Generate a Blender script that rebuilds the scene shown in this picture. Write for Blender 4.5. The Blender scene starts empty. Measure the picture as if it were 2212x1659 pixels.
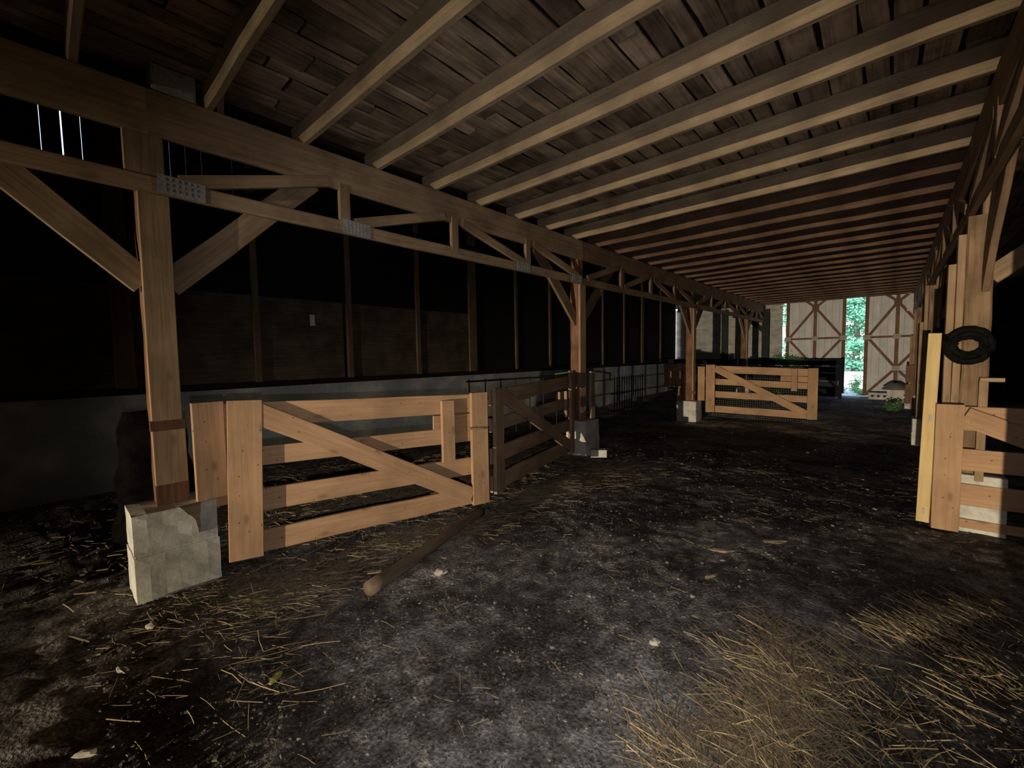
import bpy, bmesh, math, random
from mathutils import Vector, Matrix, noise

random.seed(7)
C = bpy.context.scene.collection
SC = bpy.context.scene

# ------------------------------------------------------------------ camera
cam_d = bpy.data.cameras.new('camera')
cam = bpy.data.objects.new('camera', cam_d); C.objects.link(cam)
cam_d.sensor_fit = 'HORIZONTAL'; cam_d.sensor_width = 36.0
cam_d.lens = 907.144 / 2212 * 36.0
cam_d.clip_start = 0.03; cam_d.clip_end = 300
YAW, PITCH, ROLL = 0.736583, 0.06439, -0.0173898
fw = Vector((-math.sin(YAW)*math.cos(PITCH), math.cos(YAW)*math.cos(PITCH), -math.sin(PITCH)))
rt = Vector((math.cos(YAW), math.sin(YAW), 0)); up = rt.cross(fw)
r2 = math.cos(ROLL)*rt + math.sin(ROLL)*up
u2 = -math.sin(ROLL)*rt + math.cos(ROLL)*up
cam.matrix_world = Matrix(((r2.x, u2.x, -fw.x, 0), (r2.y, u2.y, -fw.y, 0), (r2.z, u2.z, -fw.z, 1.6), (0, 0, 0, 1)))
SC.camera = cam

# ------------------------------------------------------------------ view, world, lights
SC.view_settings.view_transform = 'Standard'
SC.view_settings.look = 'None'
SC.view_settings.exposure = 0.0
SC.view_settings.gamma = 1.0
SC.view_settings.use_curve_mapping = False
SC.cycles.use_denoising = True

world = bpy.data.worlds.new('overcast_sky'); SC.world = world
world.use_nodes = True
wn = world.node_tree; wn.nodes.clear()
wo = wn.nodes.new('ShaderNodeOutputWorld'); wb = wn.nodes.new('ShaderNodeBackground')
sk = wn.nodes.new('ShaderNodeTexSky'); sk.sky_type = 'NISHITA'; sk.sun_disc = False
sk.sun_elevation = math.radians(48); sk.sun_rotation = math.radians(200); sk.air_density = 1.2; sk.dust_density = 1.5
wn.links.new(sk.outputs[0], wb.inputs[0]); wb.inputs[1].default_value = 0.75
wn.links.new(wb.outputs[0], wo.inputs[0])

def spot(name, loc, target, power, color, size_deg, blend, radius, scale=(1, 1, 1)):
    d = bpy.data.lights.new(name, 'SPOT'); o = bpy.data.objects.new(name, d); C.objects.link(o)
    o.location = loc; d.energy = power; d.color = color; d.spot_size = math.radians(size_deg)
    d.spot_blend = blend; d.shadow_soft_size = radius
    o.rotation_euler = (Vector(target)-Vector(loc)).to_track_quat('-Z', 'Y').to_euler()
    o.scale = scale
    return o
# a low lamp shining up the length of the aisle from the near end of the barn
spot('work_light', (-0.50, -20, 0.75), (-1.5, 12, 0.5), 20000, (1.0, 0.82, 0.56), 19, 1.0, 0.05, (1.9, 1, 1))
# the phone's own flash beside the lens
spot('phone_flash', (0.0, 0.0, 1.49), (-2.40, 3.40, 1.22), 122, (1.0, 0.94, 0.88), 108, 0.62, 0.01)
sun_d = bpy.data.lights.new('sun', 'SUN'); sun_o = bpy.data.objects.new('sun', sun_d); C.objects.link(sun_o)
sun_d.energy = 14.0; sun_d.angle = 0.01; sun_d.color = (1, .96, .88)
sun_o.rotation_euler = (math.radians(38), 0, math.radians(24))

# ------------------------------------------------------------------ materials
def nt(name):
    m = bpy.data.materials.new(name); m.use_nodes = True
    t = m.node_tree; t.nodes.clear()
    o = t.nodes.new('ShaderNodeOutputMaterial'); b = t.nodes.new('ShaderNodeBsdfPrincipled')
    t.links.new(b.outputs[0], o.inputs[0])
    return m, t, b
def N(t, kind, **kw):
    n = t.nodes.new(kind)
    for k, v in kw.items(): setattr(n, k, v)
    return n
def ramp(t, stops):
    r = t.nodes.new('ShaderNodeValToRGB'); e = r.color_ramp.elements
    while len(e) < len(stops): e.new(0.5)
    for x, (p, c) in zip(e, stops): x.position = p; x.color = (*c, 1)
    return r
def scale3(c, k): return tuple(min(1, v*k) for v in c)

def wood(name, light, dark, knots=0.0, vary=0.25, dirt=0.25, rough=0.8, nails=0.0):
    m, t, b = nt(name)
    b.inputs['Specular IOR Level'].default_value = .2
    uv = N(t, 'ShaderNodeUVMap'); geo = N(t, 'ShaderNodeNewGeometry')
    addv = N(t, 'ShaderNodeVectorMath', operation='ADD')
    mul = N(t, 'ShaderNodeMath', operation='MULTIPLY'); mul.inputs[1].default_value = 53.0
    t.links.new(geo.outputs['Random Per Island'], mul.inputs[0])
    t.links.new(uv.outputs[0], addv.inputs[0]); t.links.new(mul.outputs[0], addv.inputs[1])
    mp = N(t, 'ShaderNodeMapping'); mp.inputs['Scale'].default_value = (1.6, 34, 1)
    t.links.new(addv.outputs[0], mp.inputs[0])
    n1 = N(t, 'ShaderNodeTexNoise'); n1.inputs['Scale'].default_value = 1.0; n1.inputs['Detail'].default_value = 5; n1.inputs['Distortion'].default_value = .6
    t.links.new(mp.outputs[0], n1.inputs[0])
    r = ramp(t, [(.30, dark), (.58, light), (.8, scale3(light, 1.12))])
    t.links.new(n1.outputs[0], r.inputs[0])
    col = r.outputs[0]
    # broad weather stains
    n2 = N(t, 'ShaderNodeTexNoise'); n2.inputs['Scale'].default_value = 3.2; n2.inputs['Detail'].default_value = 4
    t.links.new(addv.outputs[0], n2.inputs[0])
    r2_ = ramp(t, [(.35, (1-dirt,)*3), (.62, (1, 1, 1))])
    t.links.new(n2.outputs[0], r2_.inputs[0])
    mx = N(t, 'ShaderNodeMixRGB', blend_type='MULTIPLY'); mx.inputs[0].default_value = 1
    t.links.new(col, mx.inputs[1]); t.links.new(r2_.outputs[0], mx.inputs[2]); col = mx.outputs[0]
    # each board its own tone
    mr = N(t, 'ShaderNodeMapRange'); mr.inputs[3].default_value = 1-vary; mr.inputs[4].default_value = 1+vary*.6
    t.links.new(geo.outputs['Random Per Island'], mr.inputs[0])
    mx2 = N(t, 'ShaderNodeMixRGB', blend_type='MULTIPLY'); mx2.inputs[0].default_value = 1
    t.links.new(col, mx2.inputs[1]); t.links.new(mr.outputs[0], mx2.inputs[2]); col = mx2.outputs[0]
    if knots > 0:
        mk = N(t, 'ShaderNodeMapping'); mk.inputs['Scale'].default_value = (2.6, 6.5, 1)
        t.links.new(addv.outputs[0], mk.inputs[0])
        vo = N(t, 'ShaderNodeTexVoronoi'); vo.inputs['Scale'].default_value = 1.0
        t.links.new(mk.outputs[0], vo.inputs[0])
        rk = ramp(t, [(.05, (1, 1, 1)), (.16, (0, 0, 0))])
        t.links.new(vo.outputs['Distance'], rk.inputs[0])
        mm = N(t, 'ShaderNodeMath', operation='MULTIPLY'); mm.inputs[1].default_value = knots
        t.links.new(rk.outputs[0], mm.inputs[0])
        mx3 = N(t, 'ShaderNodeMixRGB', blend_type='MIX'); mx3.inputs[2].default_value = (*scale3(dark, .45), 1)
        t.links.new(mm.outputs[0], mx3.inputs[0]); t.links.new(col, mx3.inputs[1]); col = mx3.outputs[0]
    if nails > 0:
        mk = N(t, 'ShaderNodeMapping'); mk.inputs['Scale'].default_value = (11, 15, 1)
        t.links.new(addv.outputs[0], mk.inputs[0])
        vo = N(t, 'ShaderNodeTexVoronoi'); vo.inputs['Scale'].default_value = 1.0
        t.links.new(mk.outputs[0], vo.inputs[0])
        rk = ramp(t, [(.07, (1, 1, 1)), (.10, (0, 0, 0))]); t.links.new(vo.outputs['Distance'], rk.inputs[0])
        mm = N(t, 'ShaderNodeMath', operation='MULTIPLY'); mm.inputs[1].default_value = nails
        t.links.new(rk.outputs[0], mm.inputs[0])
        mx4 = N(t, 'ShaderNodeMixRGB', blend_type='MIX'); mx4.inputs[2].default_value = (.08, .045, .025, 1)
        t.links.new(mm.outputs[0], mx4.inputs[0]); t.links.new(col, mx4.inputs[1]); col = mx4.outputs[0]
    t.links.new(col, b.inputs['Base Color'])
    b.inputs['Roughness'].default_value = rough
    bp = N(t, 'ShaderNodeBump'); bp.inputs['Strength'].default_value = .35; bp.inputs['Distance'].default_value = .004
    t.links.new(n1.outputs[0], bp.inputs['Height']); t.links.new(bp.outputs[0], b.inputs['Normal'])
    return m

def patchy(name, stops, scale=4, detail=6, rough=.9, spec=.3, bump=.3, dist=.01, fine=60, finek=.25, metallic=0):
    m, t, b = nt(name)
    tc = N(t, 'ShaderNodeTexCoord')
    n1 = N(t, 'ShaderNodeTexNoise'); n1.inputs['Scale'].default_value = scale; n1.inputs['Detail'].default_value = detail
    n2 = N(t, 'ShaderNodeTexNoise'); n2.inputs['Scale'].default_value = fine; n2.inputs['Detail'].default_value = 4
    t.links.new(tc.outputs['Object'], n1.inputs[0]); t.links.new(tc.outputs['Object'], n2.inputs[0])
    r = ramp(t, stops); t.links.new(n1.outputs[0], r.inputs[0])
    rr = ramp(t, [(.3, (1-finek,)*3), (.7, (1+finek*.5,)*3)]); t.links.new(n2.outputs[0], rr.inputs[0])
    mx = N(t, 'ShaderNodeMixRGB', blend_type='MULTIPLY'); mx.inputs[0].default_value = 1
    t.links.new(r.outputs[0], mx.inputs[1]); t.links.new(rr.outputs[0], mx.inputs[2])
    t.links.new(mx.outputs[0], b.inputs['Base Color'])
    b.inputs['Roughness'].default_value = rough; b.inputs['Metallic'].default_value = metallic; b.inputs['Specular IOR Level'].default_value = spec
    bp = N(t, 'ShaderNodeBump'); bp.inputs['Strength'].default_value = bump; bp.inputs['Distance'].default_value = dist
    t.links.new(n2.outputs[0], bp.inputs['Height']); t.links.new(bp.outputs[0], b.inputs['Normal'])
    return m

def islandy(name, a, b_, rough=.85, transl=0):
    m, t, b = nt(name)
    geo = N(t, 'ShaderNodeNewGeometry'); r = ramp(t, [(0, a), (1, b_)])
    t.links.new(geo.outputs['Random Per Island'], r.inputs[0]); t.links.new(r.outputs[0], b.inputs['Base Color'])
    b.inputs['Roughness'].default_value = rough
    if transl:
        o = [n for n in t.nodes if n.type == 'OUTPUT_MATERIAL'][0]
        tr = N(t, 'ShaderNodeBsdfTranslucent'); ms = N(t, 'ShaderNodeMixShader'); ms.inputs[0].default_value = transl
        t.links.new(r.outputs[0], tr.inputs[0]); t.links.new(b.outputs[0], ms.inputs[1]); t.links.new(tr.outputs[0], ms.inputs[2])
        t.links.new(ms.outputs[0], o.inputs[0])
    return m

M = {}
M['gate'] = wood('tan_gate_boards', (.48, .305, .185), (.40, .245, .145), knots=.65, vary=.16, dirt=.22, nails=.75)
M['plank'] = wood('yellow_pine', (.66, .50, .25), (.56, .40, .18), knots=.5, vary=.05, dirt=.1)
M['tan'] = wood('tan_plank', (.38, .265, .165), (.30, .20, .12), knots=.55, vary=.15, dirt=.3)
M['truss'] = wood('aged_truss_timber', (.40, .285, .185), (.29, .195, .125), knots=.4, vary=.18, dirt=.35)
M['joist'] = wood('rough_sawn_joist', (.43, .33, .225), (.33, .245, .165), knots=.25, vary=.15, dirt=.35)
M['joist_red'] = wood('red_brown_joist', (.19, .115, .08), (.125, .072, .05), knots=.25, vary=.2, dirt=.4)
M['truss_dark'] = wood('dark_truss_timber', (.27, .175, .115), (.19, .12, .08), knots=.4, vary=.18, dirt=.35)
M['gate_shaded'] = wood('shaded_gate_boards', (.44, .30, .20), (.34, .22, .14), knots=.5, vary=.15, dirt=.3)  # gate wood darkened to carry the shade on the second gate
M['roofdark'] = wood('dark_roof_underlay', (.02, .016, .012), (.012, .01, .008))
M['deck'] = wood('dark_deck_boards', (.47, .36, .26), (.27, .20, .145), knots=.2, vary=.5, dirt=.55)
M['post'] = wood('red_brown_post', (.28, .145, .085), (.17, .08, .045), knots=.3, vary=.12, dirt=.45)
M['post_brown'] = wood('brown_post', (.31, .205, .13), (.20, .125, .075), knots=.3, vary=.12, dirt=.45)
M['redstain'] = wood('rusty_band', (.15, .075, .045), (.10, .05, .03), vary=.1)
M['stud'] = wood('brown_stud', (.17, .115, .07), (.11, .07, .04), knots=.3, vary=.2)
M['ply'] = wood('weathered_plywood', (.11, .083, .06), (.07, .052, .038), vary=.2, dirt=.5)
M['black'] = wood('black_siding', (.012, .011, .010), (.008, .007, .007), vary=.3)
M['lintel_shade'] = wood('shaded_header_board', (.035, .045, .042), (.02, .028, .027), vary=.2)  # dark blue-green carries the shade on the far column and wall
M['fence'] = wood('black_painted_board', (.012, .016, .024), (.008, .010, .016), vary=.2)
M['navy'] = wood('navy_painted_board', (.02, .03, .05), (.014, .022, .036), vary=.2)
M['doorskin'] = wood('beige_door_cladding', (.70, .71, .75), (.64, .65, .69), vary=.06, dirt=.12)
M['doorframe'] = wood('brown_door_frame', (.24, .135, .095), (.17, .09, .06), vary=.1)
M['cream'] = wood('cream_wall_boards', (.52, .52, .50), (.43, .43, .41), vary=.10, dirt=.3)
M['log'] = wood('barked_pole', (.22, .165, .115), (.14, .10, .07), vary=.1, dirt=.4)
M['concrete'] = patchy('grey_concrete_block', [(.32, (.42, .41, .37)), (.5, (.58, .57, .53)), (.7, (.68, .67, .63))], scale=5, fine=40, finek=.10, bump=.12)
M['blockwall'] = patchy('blue_grey_block_wall', [(.35, (.22, .245, .275)), (.52, (.30, .325, .355)), (.66, (.48, .50, .52))], scale=1.6, fine=30, finek=.15, bump=.15)
M['galv'] = patchy('galvanised_steel', [(.35, (.30, .30, .31)), (.65, (.42, .42, .43))], scale=9, rough=.6, metallic=.3, bump=.1)
M['bluebox'] = patchy('grey_blue_sheet', [(.35, (.50, .55, .57)), (.65, (.62, .66, .68))], scale=9, rough=.6)
M['rubber'] = patchy('loop_shadow_black', [(.4, (.005, .005, .005)), (.6, (.009, .009, .009))], scale=20, rough=.95, spec=.08)  # near-black tubing colour, stands in for a cast shadow
M['sack'] = patchy('black_plastic', [(.4, (.004, .004, .004)), (.6, (.008, .007, .007))], scale=6, rough=1, spec=.02)
M['iron'] = patchy('black_iron', [(.4, (.010, .009, .008)), (.6, (.02, .017, .015))], scale=20, rough=.6)
M['wire'] = patchy('grey_wire', [(.4, (.24, .23, .2)), (.6, (.33, .32, .28))], scale=30, rough=.5, metallic=.3)
M['white'] = patchy('white_plastic', [(.4, (.62, .60, .56)), (.6, (.72, .70, .66))], scale=12, rough=.5, bump=.05)
M['greenhose'] = patchy('green_hose', [(.4, (.04, .13, .05)), (.6, (.06, .18, .07))], scale=20, rough=.5)
M['tub'] = patchy('grey_rubber', [(.4, (.12, .12, .11)), (.6, (.17, .17, .15))], scale=10, rough=.7)
M['clod'] = islandy('soil_clod', (.05, .045, .042), (.21, .20, .195))
M['stone'] = islandy('pale_stone', (.30, .28, .25), (.42, .39, .34))
M['chip'] = islandy('wood_chip', (.26, .19, .13), (.40, .31, .22))
M['straw'] = islandy('dry_straw', (.13, .095, .055), (.44, .34, .20))
M['straw_old'] = islandy('trodden_straw', (.085, .063, .038), (.28, .215, .13))
M['leaf'] = islandy('tree_leaf', (.08, .27, .18), (.22, .52, .36), rough=.6, transl=.35)
M['weed'] = islandy('weed_leaf', (.08, .26, .08), (.26, .52, .20), rough=.6, transl=.35)
M['bark'] = wood('tree_bark', (.16, .13, .10), (.09, .07, .05))
M['gravel'] = patchy('pale_gravel_ground', [(.3, (.50, .50, .46)), (.7, (.72, .71, .66))], scale=1.5, fine=30)
M['maize'] = patchy('yellow_green_cob', [(.4, (.40, .42, .10)), (.6, (.50, .50, .16))], scale=40)

def soil_material():
    m, t, b = nt('trodden_barn_soil')
    tc = N(t, 'ShaderNodeTexCoord')
    def noise_(s, d=6, dist=0):
        n = N(t, 'ShaderNodeTexNoise'); n.inputs['Scale'].default_value = s; n.inputs['Detail'].default_value = d
        n.inputs['Distortion'].default_value = dist
        t.links.new(tc.outputs['Object'], n.inputs[0]); return n
    a = noise_(1.1, 7, .4); c = noise_(9, 8); d = noise_(55, 5)
    r = ramp(t, [(.34, (.085, .073, .068)), (.50, (.165, .153, .148)), (.62, (.30, .288, .285)), (.78, (.42, .41, .41))])
    addn = N(t, 'ShaderNodeMath', operation='MULTIPLY_ADD'); addn.inputs[1].default_value = .85; addn.inputs[2].default_value = -.42
    t.links.new(c.outputs[0], addn.inputs[0])
    s = N(t, 'ShaderNodeMath', operation='ADD'); t.links.new(a.outputs[0], s.inputs[0]); t.links.new(addn.outputs[0], s.inputs[1])
    t.links.new(s.outputs[0], r.inputs[0])
    rr = ramp(t, [(.32, (.42, .41, .40)), (.68, (1.4, 1.39, 1.38))]); t.links.new(d.outputs[0], rr.inputs[0])
    mx = N(t, 'ShaderNodeMixRGB', blend_type='MULTIPLY'); mx.inputs[0].default_value = 1
    t.links.new(r.outputs[0], mx.inputs[1]); t.links.new(rr.outputs[0], mx.inputs[2])
    t.links.new(mx.outputs[0], b.inputs['Base Color']); b.inputs['Roughness'].default_value = .95
    b.inputs['Specular IOR Level'].default_value = .15
    su = N(t, 'ShaderNodeMath', operation='ADD'); t.links.new(c.outputs[0], su.inputs[0]); t.links.new(d.outputs[0], su.inputs[1])
    bp = N(t, 'ShaderNodeBump'); bp.inputs['Strength'].default_value = .8; bp.inputs['Distance'].default_value = .02
    t.links.new(su.outputs[0], bp.inputs['Height']); t.links.new(bp.outputs[0], b.inputs['Normal'])
    return m
M['soil'] = soil_material()

# ------------------------------------------------------------------ mesh helpers
class MB:
    def __init__(s): s.v = []; s.f = []; s.uv = []
    def face(s, idx, uvs): s.f.append(idx); s.uv.append(uvs)
    def board(s, p0, p1, w, t, wdir, seg=None, jit=.002, ch=.004):
        """a sawn board along p0-p1: width w along wdir, thickness t across"""
        p0 = Vector(p0); p1 = Vector(p1); ax = p1-p0; L = ax.length; ax.normalize()
        wd = Vector(wdir); wd = (wd - ax*wd.dot(ax)).normalized(); td = ax.cross(wd)
        ch = min(ch, w*.2, t*.2); a, b = w/2, t/2
        prof = [(-a+ch, -b), (a-ch, -b), (a, -b+ch), (a, b-ch), (a-ch, b), (-a+ch, b), (-a, b-ch), (-a, -b+ch)]
        per = [0]
        for i in range(8):
            q, r = prof[i], prof[(i+1) % 8]; per.append(per[-1]+math.hypot(q[0]-r[0], q[1]-r[1]))
        if seg is None: seg = max(1, min(10, int(L/.45)))
        base = len(s.v)
        for k in range(seg+1):
            c = p0 + ax*(L*k/seg)
            jw, jt = random.uniform(-jit, jit), random.uniform(-jit, jit)
            if k in (0, seg): jw = jt = 0
            for (x, y) in prof: s.v.append(c + wd*(x+jw) + td*(y+jt))
        for k in range(seg):
            for i in range(8):
                j = (i+1) % 8
                q = [base+k*8+i, base+k*8+j, base+(k+1)*8+j, base+(k+1)*8+i]
                u0, u1 = L*k/seg, L*(k+1)/seg
                s.face(q, [(u0, per[i]), (u0, per[i+1]), (u1, per[i+1]), (u1, per[i])])
        s.face([base+i for i in range(7, -1, -1)], [(prof[i][0]*.2, prof[i][1]) for i in range(7, -1, -1)])
        e = base+seg*8
        s.face([e+i for i in range(8)], [(prof[i][0]*.2, prof[i][1]) for i in range(8)])
        return s
    def box(s, x0, x1, y0, y1, z0, z1, along=None, ch=.004, jit=0):
        d = [x1-x0, y1-y0, z1-z0]
        if along is None: along = d.index(max(d))
        c = [(x0+x1)/2, (y0+y1)/2, (z0+z1)/2]
        lo = [x0, y0, z0][along]; hi = [x1, y1, z1][along]
        a = c[:]; b = c[:]; a[along] = lo; b[along] = hi
        wi = (along+1) % 3; ti = (along+2) % 3
        wd = [0, 0, 0]; wd[wi] = 1
        return s.board(a, b, d[wi], d[ti], wd, seg=1 if jit == 0 else None, jit=jit, ch=ch)
    def tube(s, pts, r, n=8, taper=None):
        pts = [Vector(p) for p in pts]; base = len(s.v); m = len(pts)
        for k, p in enumerate(pts):
            tan = (pts[min(k+1, m-1)] - pts[max(k-1, 0)]).normalized()
            ref = Vector((0, 0, 1)) if abs(tan.z) < .9 else Vector((1, 0, 0))
            a = tan.cross(ref).normalized(); b = a.cross(tan)
            rr = r if taper is None else taper[k]
            for i in range(n):
                th = 2*math.pi*i/n; s.v.append(p + (a*math.cos(th)+b*math.sin(th))*rr)
        for k in range(m-1):
            for i in range(n):
                j = (i+1) % n
                s.face([base+k*n+i, base+k*n+j, base+(k+1)*n+j, base+(k+1)*n+i],
                       [(k*.1, i/n), (k*.1, (i+1)/n), (k*.1+.1, (i+1)/n), (k*.1+.1, i/n)])
        s.face([base+i for i in range(n-1, -1, -1)], [(0, 0)]*n)
        e = base+(m-1)*n
        s.face([e+i for i in range(n)], [(0, 0)]*n)
        return s
    def lump(s, c, rx, ry, rz, rot=0, rough=.25, sub=1):
        bm = bmesh.new(); bmesh.ops.create_icosphere(bm, subdivisions=sub, radius=1)
        base = len(s.v); o = Vector((random.random()*99, random.random()*99, random.random()*99))
        cr, sr = math.cos(rot), math.sin(rot)
        for v in bm.verts:
            k = 1+rough*noise.noise(v.co*1.7+o)*1.6
            x, y, z = v.co.x*rx*k, v.co.y*ry*k, v.co.z*rz*k
            s.v.append(Vector((c[0]+x*cr-y*sr, c[1]+x*sr+y*cr, c[2]+z)))
        for f in bm.faces: s.face([base+v.index for v in f.verts], [(0, 0)]*len(f.verts))
        bm.free(); return s
    def build(s, name, mat, parent=None, smooth=False):
        me = bpy.data.meshes.new(name)
        o = bpy.data.objects.new(name, me)
        off = Vector((0, 0, 0))
        p = parent
        while p is not None: off += p.location; p = p.parent
        loc = Vector((0, 0, 0))
        if parent is None and s.v:
            xs = [v[0] for v in s.v]; ys = [v[1] for v in s.v]; zs = [v[2] for v in s.v]
            loc = Vector(((min(xs)+max(xs))/2, (min(ys)+max(ys))/2, min(zs)))
        me.from_pydata([tuple(Vector(v)-off-loc) for v in s.v], [], s.f)
        ul = me.uv_layers.new(name='UVMap')
        i = 0
        flat = [0.0]*(2*sum(len(f) for f in s.f))
        for uvs in s.uv:
            for (a, b) in uvs: flat[2*i] = a; flat[2*i+1] = b; i += 1
        ul.data.foreach_set('uv', flat)
        me.materials.append(mat)
        if smooth: me.polygons.foreach_set('use_smooth', [True]*len(me.polygons))
        me.update()
        C.objects.link(o); o.location = loc
        if parent is not None: o.parent = parent
        return o

def tag(o, label, cat, group=None, kind=None):
    o['label'] = label; o['category'] = cat
    if group: o['group'] = group
    if kind: o['kind'] = kind
    return o
def thing(name, label, cat, loc, group=None):
    o = bpy.data.objects.new(name, None); C.objects.link(o); o.location = loc
    o.empty_display_size = .1
    return tag(o, label, cat, group)
def struct(name, label, cat, loc=(0, 0, 0)):
    o = bpy.data.objects.new(name, None); C.objects.link(o); o.location = loc
    return tag(o, label, cat, kind='structure')
ORD = ['first', 'second', 'third', 'fourth', 'fifth', 'sixth', 'seventh', 'eighth', 'ninth', 'tenth', 'eleventh', 'twelfth',
       'thirteenth', 'fourteenth', 'fifteenth', 'sixteenth', 'seventeenth', 'eighteenth', 'nineteenth', 'twentieth', 'twenty-first',
       'twenty-second', 'twenty-third', 'twenty-fourth', 'twenty-fifth', 'twenty-sixth', 'twenty-seventh', 'twenty-eighth',
       'twenty-ninth', 'thirtieth']

YF = 19.0           # far gable wall
XL = -3.75          # aisle face of left row
XW = -7.2           # inner face of left wall

# ------------------------------------------------------------------ floor
def fz(x, y):
    """height of the trodden earth"""
    dip = -.13*math.exp(-((y-10.5)/3.4)**2)
    n = noise.noise((x*.8, y*.8, 3.1))*.022 + noise.noise((x*3.1, y*3.1, 7.7))*.010
    return dip + n
def fzd(x, y):
    return fz(x, y) + noise.noise((x*9, y*9, 1.3))*.006 + noise.noise((x*24, y*24, 5.3))*.004
def axis(segs):
    out = []
    for a, b, st in segs:
        k = max(1, round((b-a)/st)); out += [a+(b-a)*i/k for i in range(k)]
    return out+[segs[-1][1]]
xs = axis([(-7.2, -4.6, .12), (-4.6, 1.2, .025), (1.2, 4.5, .3)])
ys = axis([(-26, -1, 1.0), (-1, -.2, .1), (-.2, 6.5, .025), (6.5, 12, .06), (12, 19.2, .15)])
fl = MB(); nx = len(xs)
for y in ys:
    for x in xs: fl.v.append((x, y, fzd(x, y)))
for j in range(len(ys)-1):
    for i in range(nx-1):
        q = [j*nx+i, j*nx+i+1, (j+1)*nx+i+1, (j+1)*nx+i]
        fl.face(q, [(0, 0)]*4)
floor = fl.build('floor', M['soil'], None, smooth=True)
tag(floor, 'dark trodden earth floor of the barn aisle and pens', 'floor', kind='structure')

g = MB()
g.box(-30, 30, YF+.2, 70, -.2, 0.0, ch=0)
og = g.build('ground_outside', M['gravel'])
tag(og, 'bright pale gravel yard outside beyond the barn doors', 'ground', kind='structure')

# ------------------------------------------------------------------ ceiling: deck boards and roof sheet
DZ = 3.64
ceil = struct('ceiling', 'dark board ceiling laid over the joists', 'ceiling', (-1.6, 8, DZ))
dk = MB(); x = -4.0
while x < 4.4:
    w = random.choice([.13, .15, .16, .19, .21]); y = -26 if x > 1.2 else -3 - random.uniform(0, 3)
    while y < YF:
        L = random.uniform(.7, 3.0) if x < 1.2 else 12
        y1 = min(YF, y+L); dz = random.uniform(0, .014)
        dk.board((x+w/2, y+.006, DZ+.012+dz), (x+w/2, y1-random.uniform(.004, .02), DZ+.012+dz), w-random.uniform(.008, .034), .022, (1, 0, 0), seg=max(1, int((y1-y)/.22)) if x < 1.2 and y < 9 else 1, jit=.007)
        y = y1
    x += w
dk.build('deck_board', M['deck'], ceil)
rs = MB(); rs.box(-4.0, 4.7, -26, YF+.4, DZ+.05, DZ+.12, ch=0)
rs.box(-4.06, -4.0, -26, YF+.3, DZ-.02, 5.1, ch=0)
rs.box(XW-.3, -4.0, -26, YF+.3, 4.95, 5.05, ch=0)
rs.build('roof_sheet', M['roofdark'], ceil)

# ------------------------------------------------------------------ joists
JZ = 3.44; jY = [1.60+.688*i for i in range(-6, 26)]
def joist(y, i):
    j = MB(); t = .048
    dz = random.uniform(-.008, .008)
    j.board((-3.99, y+random.uniform(-.015, .015), JZ+.098), (.62, y+random.uniform(-.015, .015), JZ+.098), .196, t, (0, 0, 1), seg=9, jit=.006, ch=.006)
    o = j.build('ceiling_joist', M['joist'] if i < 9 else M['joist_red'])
    if i < 0: lab = 'rough-sawn ceiling joist just behind the camera, over the near end of the aisle'
    else: lab = 'rough-sawn wooden joist under the ceiling, %s counted from the near end of the picture' % ORD[i]
    tag(o, lab, 'joist', 'ceiling joists across the aisle')
vis0 = 4
for i, y in enumerate(jY):
    if y > YF-.15: break
    joist(y, i-vis0)

# ------------------------------------------------------------------ trusses, columns, piers
BZ0, BZ1 = 3.135, 3.44; CZ0, CZ1 = 2.75, 2.865
def truss(xf, sgn, y0, y1, label, plates=True, mat='truss', skip_left=False, half=False):
    """girder with deep top beam; xf = aisle face, timber goes to xf - sgn*.042"""
    xc = xf - sgn*.021
    t = thing('truss_girder', label, 'truss', (xc, (y0+y1)/2, CZ0), 'girders on the two rows of columns')
    wz = (0, 0, 1)
    b = MB(); b.board((xc, y0, (BZ0+BZ1)/2), (xc, y1, (BZ0+BZ1)/2), BZ1-BZ0, .042, wz, seg=8, jit=.003, ch=.006); b.build('top_beam', M[mat], t)
    c = MB(); c.board((xc, y0, (CZ0+CZ1)/2), (xc, y1, (CZ0+CZ1)/2), CZ1-CZ0, .042, wz, seg=8, jit=.003, ch=.006); chord = c.build('bottom_chord', M[mat], t)
    n = 4 if not half else 2
    P = [y0+.06+(y1-y0-.12)*k/n for k in range(n+1)]
    xw = xc + sgn*.003
    for k in range(1, n):
        v = MB(); v.board((xw, P[k], CZ1-.05), (xw, P[k], BZ0+.06), .10, .046, (0, 1, 0), jit=.002); v.build('vertical_web', M[mat], t)
    for k in range(n):
        if k < n/2: a, e = (P[k]+.10, CZ1+.0), (P[k+1]-.14, BZ0+.05)
        else: a, e = (P[k]+.12, BZ0+.03), (P[k+1]-.06, CZ1+.01)
        if skip_left: continue
        v = MB(); v.board((xw, a[0], a[1]), (xw, e[0], e[1]), .095, .046, wz, jit=.003); v.build('diagonal_web', M[mat], t)
    xp = xf + sgn*.005
    for k in range(n+1):
        zs = [(CZ0+CZ1)/2+.02] if k % 2 == 0 else [(CZ0+CZ1)/2+.015]
        if not plates or skip_left or k not in (0, 1, n-1, n): continue
        e0 = -.03 if k < n/2 else -.24
        for z in zs:
            p = MB(); p.board((xp, P[k]+e0, z), (xp, P[k]+e0+.27, z-.01), .125, .003, wz, seg=1, jit=0, ch=.0005)
            for q in range(6):
                for r_ in (-.035, .0, .035):
                    p.box(xp-.001 if sgn > 0 else xp-.004, xp+.004 if sgn > 0 else xp+.001, P[k]+e0+.04+q*.035, P[k]+e0+.046+q*.035, z+r_-.010, z+r_+.010, ch=0)
            p.build('gusset_plate', M['galv'], chord)['label'] = 'grey toothed metal plate'
    return t

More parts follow.
